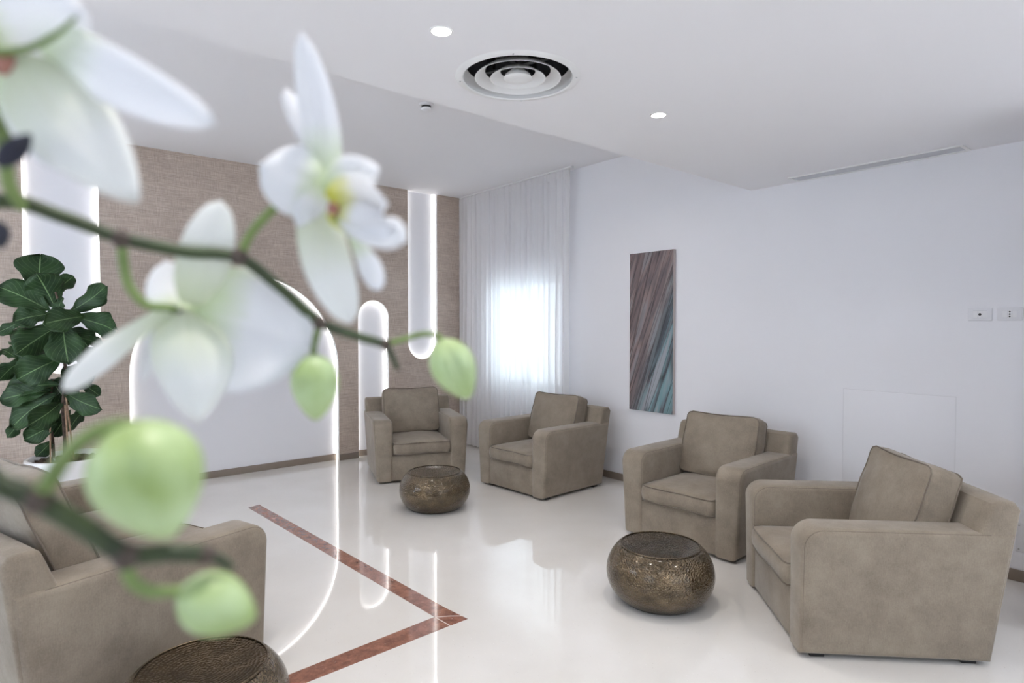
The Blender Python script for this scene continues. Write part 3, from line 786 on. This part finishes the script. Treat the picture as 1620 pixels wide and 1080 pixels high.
for li, (bx, by, tx, ty, wp, roll, dd) in enumerate(LEAF):
    rnd = random.Random(li)
    B = fp(bx, by); T = fp(tx, ty, dd); ax = T - B; L = ax.length; ax.normalize()
    view = ((B + T) / 2 + PC - CAM).normalized(); s = ax.cross(view).normalized()
    s = Matrix.Rotation(R(roll), 3, ax) @ s; nr = s.cross(ax).normalized()
    if nr.z < 0: nr = -nr
    W_ = wp * PD / FPX / 2 * 1.04; k = len(vs)
    for i in range(NL + 1):
        t_ = i / NL
        prof = (math.sin(PI * min(1, t_) ** 1.25) ** 0.62) * (0.62 + 0.38 * t_) * (1 - 0.14 * math.exp(-((t_ - .42) / .12) ** 2)) if 0 < t_ < 1 else 0.02
        for j in range(NW + 1):
            u_ = j / NW * 2 - 1
            wv = 0.014 * math.sin(t_ * 17 + rnd.random() * 0.3 + u_ * 2 + li) * abs(u_) ** 1.5
            p = B + ax * (L * t_) + s * (W_ * prof * u_) + nr * (0.10 * L * math.sin(PI * t_) - 0.05 * L * t_ * t_ + 0.16 * W_ * u_ * u_ + wv)
            vs.append(p); uvs.append((0.5 + u_ / 2, t_))
    for i in range(NL):
        for j in range(NW):
            a = k + i * (NW + 1) + j; fs.append((a, a + 1, a + NW + 2, a + NW + 1))
lo = mesh('foliage', vs, fs, M['fig'], fig, uvs=uvs, angle=80)
md = lo.modifiers.new('thickness', 'SOLIDIFY'); md.thickness = 0.0015

# ---------------------------------------------------------------- orchid close to the camera
OB = Vector((-0.30, 0.22, 0.9))
orchid = empty('orchid', OB, label='white orchid spray with green stems and pale buds, close to the camera', category='orchid')
def op(x, y, d): return at(x, y, d) - OB
def leaf_surface(name, base, tip, wpx, material, parent, roll=0.0, cup=0.15, bend=0.1, prof='sepal', twist=0.0, n=(18, 12), skew=0.0, ruffle=0.0):
    B = op(*base); T = op(*tip); ax = T - B; L = ax.length; ax.normalize()
    mid = (B + T) / 2 + OB; view = (mid - CAM).normalized(); s0 = ax.cross(view).normalized()
    dm = (base[2] + tip[2]) / 2; W_ = wpx * dm / FPX / 2
    vs, fs, uvs = [], [], []; NL, NW = n
    for i in range(NL + 1):
        t_ = i / NL; s = Matrix.Rotation(R(roll + twist * t_), 3, ax) @ s0; nr = s.cross(ax).normalized()
        if prof == 'sepal': f_ = (math.sin(PI * (t_ * .96 + .04) ** 0.85)) ** 0.75 if t_ < 1 else 0
        elif prof == 'tongue': f_ = min(1, (0.35 + 1.1 * t_)) * (1 - max(0, (t_ - .55) / .45) ** 2.4) ** 0.5 if t_ < 1 else 0
        elif prof == 'round': f_ = (math.sin(PI * (t_ * .985 + .015) ** 0.78)) ** 0.52 if t_ < 1 else 0
        elif prof == 'wide': f_ = (math.sin(PI * (t_ * .97 + .03) ** 0.95)) ** 0.5 if t_ < 1 else 0
        f_ = max(f_, 0.02)
        for j in range(NW + 1):
            u_ = j / NW * 2 - 1
            z = cup * W_ * u_ * u_ + bend * L * math.sin(PI * t_) + 0.06 * W_ * math.exp(-(u_ / .14) ** 2) * math.sin(PI * t_) + ruffle * W_ * math.sin(t_ * 9 + u_ * 3) * u_ * u_
            vs.append(B + ax * (L * t_) + s * (W_ * f_ * u_ + skew * W_ * math.sin(PI * t_)) + nr * z); uvs.append((0.5 + u_ / 2, t_))
    for i in range(NL):
        for j in range(NW):
            a = i * (NW + 1) + j; fs.append((a, a + 1, a + NW + 2, a + NW + 1))
    o = mesh(name, vs, fs, material, parent, uvs=uvs, angle=85)
    md = o.modifiers.new('thickness', 'SOLIDIFY'); md.thickness = 0.0007; md.offset = 0
    return o
def bud(base, tip, wpx, parent=orchid, lean=0.0, phase=0.0):
    B = op(*base); T = op(*tip); ax = T - B; L = ax.length; ax.normalize()
    s = ax.cross(Vector((0.2, 0.3, 1))).normalized(); q = ax.cross(s)
    W_ = wpx * (base[2] + tip[2]) / 2 / FPX / 2; vs, fs = [], []; NL, NA = 22, 36
    for i in range(NL + 1):
        t_ = i / NL; f_ = math.sin(PI * (0.012 + .975 * t_) ** 0.80) ** 0.68
        for k in range(NA):
            a = 2 * PI * k / NA
            c = 1 - 0.24 * math.exp(-abs((((a + phase) % (2 * PI / 3)) - PI / 3) / 0.20) ** 1.3) * math.sin(PI * t_) ** .5 + 0.03 * math.cos(3 * (a + phase) + PI)
            vs.append(B + ax * (L * t_) + (s * math.cos(a) + q * math.sin(a)) * W_ * f_ * c)
    for i in range(NL):
        for k in range(NA):
            l = (k + 1) % NA; fs.append((i * NA + k, i * NA + l, (i + 1) * NA + l, (i + 1) * NA + k))
    fs += [tuple(reversed(range(NA))), tuple(NL * NA + k for k in range(NA))]
    return mesh('bud', vs, fs, M['bud'], parent, angle=70)
def stem(pts, r0, r1, m_, parent=orchid, name='stem'):
    return tube(name, [op(*p) for p in pts], lambda t_: r0 + (r1 - r0) * t_, m_, parent, 12)
def knot(p, r, parent=orchid):
    bm = bmesh.new(); bmesh.ops.create_uvsphere(bm, u_segments=14, v_segments=10, radius=r)
    for v in bm.verts: v.co += op(*p)
    return from_bm('node', bm, M['node'], parent, angle=80)

# upper flower stem, running down to the pot outside the picture on the left
st = stem([(-560, 1500, .34), (-420, 700, .24), (-160, 360, .20), (0, 318, .205), (100, 343, .212), (190, 376, .22), (290, 397, .228), (375, 406, .236), (440, 452, .244), (505, 508, .252), (560, 530, .26), (612, 545, .268)], 0.0029, 0.0020, M['stem'])
stem([(610, 544, .268), (620, 562, .27), (629, 584, .272)], 0.0016, 0.0010, M['stem'])
ts = stem([(608, 545, .268), (640, 536, .267), (670, 528, .266), (692, 531, .265), (712, 548, .264)], 0.0013, 0.0012, M['pedicel'], name='pedicel')
for p, r in (((192, 378, .2195), .0034), ((378, 406, .2355), .0034), ((506, 510, .2515), .0030), ((610, 545, .267), .0026)): knot(p, r)
stem([(192, 380, .22), (196, 420, .222), (206, 455, .225), (232, 482, .228), (268, 487, .231), (288, 498, .233)], 0.0019, 0.0014, M['pedicel'], name='pedicel')
stem([(380, 404, .236), (398, 368, .235), (425, 338, .233), (452, 315, .236), (500, 302, .240)], 0.0018, 0.0015, M['pedicel'], name='pedicel')
stem([(506, 512, .252), (500, 532, .252), (496, 552, .252), (498, 572, .252)], 0.0014, 0.0014, M['pedicel'], name='pedicel')
stem([(-60, 60, .19), (0, 200, .195), (14, 290, .20), (36, 328, .206)], 0.0022, 0.0020, M['pedicel'], name='pedicel')
bud((496, 560, .252), (500, 664, .254), 76, phase=0.4); bud((697, 538, .264), (742, 630, .266), 72, phase=2.6)
# lower flower stem
stem([(-420, 1500, .30), (-330, 960, .19), (-120, 740, .142), (0, 768, .146), (60, 792, .149), (130, 832, .153), (200, 876, .158), (270, 874, .163), (322, 876, .167)], 0.0031, 0.0024, M['stem'])
stem([(320, 876, .167), (345, 884, .169), (366, 898, .171)], 0.0018, 0.0012, M['stem'])
knot((62, 790, .1487), .0034); knot((200, 880, .1577), .0034); knot((325, 877, .167), .0026)
stem([(62, 786, .149), (84, 752, .148), (112, 712, .147), (150, 684, .147), (190, 672, .148), (222, 676, .149)], 0.0021, 0.0016, M['pedicel'], name='pedicel')
stem([(200, 884, .158), (206, 915, .159), (232, 934, .162), (264, 936, .166), (294, 932, .169)], 0.0018, 0.0015, M['pedicel'], name='pedicel')
bud((205, 668, .150), (268, 850, .152), 168, phase=2.4); bud((284, 934, .168), (404, 978, .174), 96, phase=0.2)
# dark bracts by the left edge
leaf_surface('bract', (-4, 262, .172), (48, 214, .170), 34, M['bud_dark'], orchid)
b = bud((-22, 350, .20), (4, 392, .20), 44); b.name = 'dark_bud'; b.data.materials[0] = M['bud_dark']; b['label'] = 'near-black small bud'

def flower(label): 
    f_ = empty('flower'); f_.parent = orchid; return f_
# flower seen from behind, middle
f3 = flower('back')
leaf_surface('petal', (300, 490, .240), (492, 548, .252), 196, M['petal'], f3, cup=-.12, bend=.03, prof='round', skew=-.10, ruffle=.04)
leaf_surface('petal', (292, 492, .236), (262, 412, .244), 84, M['petal'], f3, roll=12, prof='round', bend=.05)
leaf_surface('petal', (288, 492, .236), (226, 604, .238), 44, M['petal'], f3, roll=-25, prof='sepal')
leaf_surface('sepal', (302, 482, .233), (350, 318, .235), 78, M['sepal'], f3, cup=.2, bend=-.05, prof='wide')
leaf_surface('sepal', (278, 480, .232), (98, 616, .222), 42, M['sepal'], f3, roll=20, cup=.25, bend=-.06, prof='tongue')
leaf_surface('sepal', (290, 490, .231), (318, 664, .226), 116, M['sepal'], f3, roll=-8, cup=.6, bend=-.12, prof='sepal', skew=.10)
leaf_surface('petal', (296, 494, .234), (350, 600, .240), 90, M['petal'], f3, roll=-30, cup=.3, bend=.1, prof='round')
knot((289, 497, .232), .0022, f3)
# side-on flower, upper middle
f2 = flower('side')
leaf_surface('petal', (524, 300, .232), (477, 50, .225), 58, M['petal'], f2, roll=5, cup=.4, bend=.05, prof='wide', skew=-.14)
leaf_surface('sepal', (514, 285, .236), (452, 140, .240), 34, M['petal'], f2, roll=20, cup=.3, bend=-.04, prof='tongue')
leaf_surface('petal', (516, 292, .230), (410, 262, .224), 122, M['petal'], f2, roll=20, cup=.35, bend=-.05, prof='round', skew=.0)
leaf_surface('petal', (505, 285, .229), (470, 356, .226), 56, M['petal'], f2, roll=20, cup=.3, bend=-.05, prof='sepal')
leaf_surface('sepal', (494, 302, .228), (556, 508, .223), 78, M['sepal'], f2, roll=-10, cup=.45, bend=.06, prof='wide', skew=-.12)
leaf_surface('sepal', (556, 370, .230), (600, 458, .232), 38, M['petal'], f2, roll=10, prof='tongue', cup=.3)
leaf_surface('petal', (512, 300, .226), (596, 270, .222), 66, M['petal'], f2, roll=10, cup=.5, bend=.16, prof='sepal')
lp = leaf_surface('lip', (526, 325, .223), (614, 322, .219), 88, M['lip'], f2, cup=-.5, bend=.12, prof='round')
leaf_surface('lip_lobe', (532, 335, .221), (606, 352, .216), 46, M['lip'], f2, cup=.5, bend=-.12, prof='round')
tube('lip_tendril', [op(545, 352, .222), op(580, 378, .219), op(618, 386, .217), op(636, 372, .216), op(626, 352, .217), op(602, 352, .218), op(588, 358, .219)], lambda t_: 0.0024 - 0.0012 * t_, M['petal_white'], f2, 10)
leaf_surface('lip_fold', (528, 345, .222), (640, 380, .217), 46, M['petal'], f2, cup=.5, bend=-.08, prof='sepal')
bm = bmesh.new(); bmesh.ops.create_uvsphere(bm, u_segments=14, v_segments=10, radius=.0022)
for v in bm.verts: v.co += op(527, 330, .2195)
from_bm('throat', bm, M['throat'], f2, angle=80)
# flower at the top left corner
f1 = flower('corner')
leaf_surface('petal', (52, 44, .190), (334, 194, .178), 88, M['petal'], f1, roll=5, cup=.2, bend=-.05, prof='wide', skew=-.18)
leaf_surface('sepal', (22, 84, .184), (209, 310, .178), 138, M['sepal'], f1, roll=0, cup=.3, bend=-.04, prof='sepal', skew=-.05)
leaf_surface('sepal', (0, 90, .182), (128, 262, .178), 120, M['petal'], f1, roll=8, cup=.2, prof='wide')
leaf_surface('petal', (-70, 60, .186), (128, 22, .182), 130, M['petal'], f1, cup=.3, bend=.06, prof='round')
leaf_surface('petal', (0, 80, .186), (-200, 160, .19), 190, M['petal'], f1, cup=.2, prof='round')
stem([(-20, 86, .180), (40, 78, .180), (84, 58, .180), (120, 28, .180)], 0.0012, 0.0006, M['pedicel'], f1, 'midrib')
bm = bmesh.new(); bmesh.ops.create_uvsphere(bm, u_segments=14, v_segments=10, radius=.0036)
for v in bm.verts: v.co += op(8, 102, .183)
from_bm('throat', bm, M['throat'], f1, angle=80)
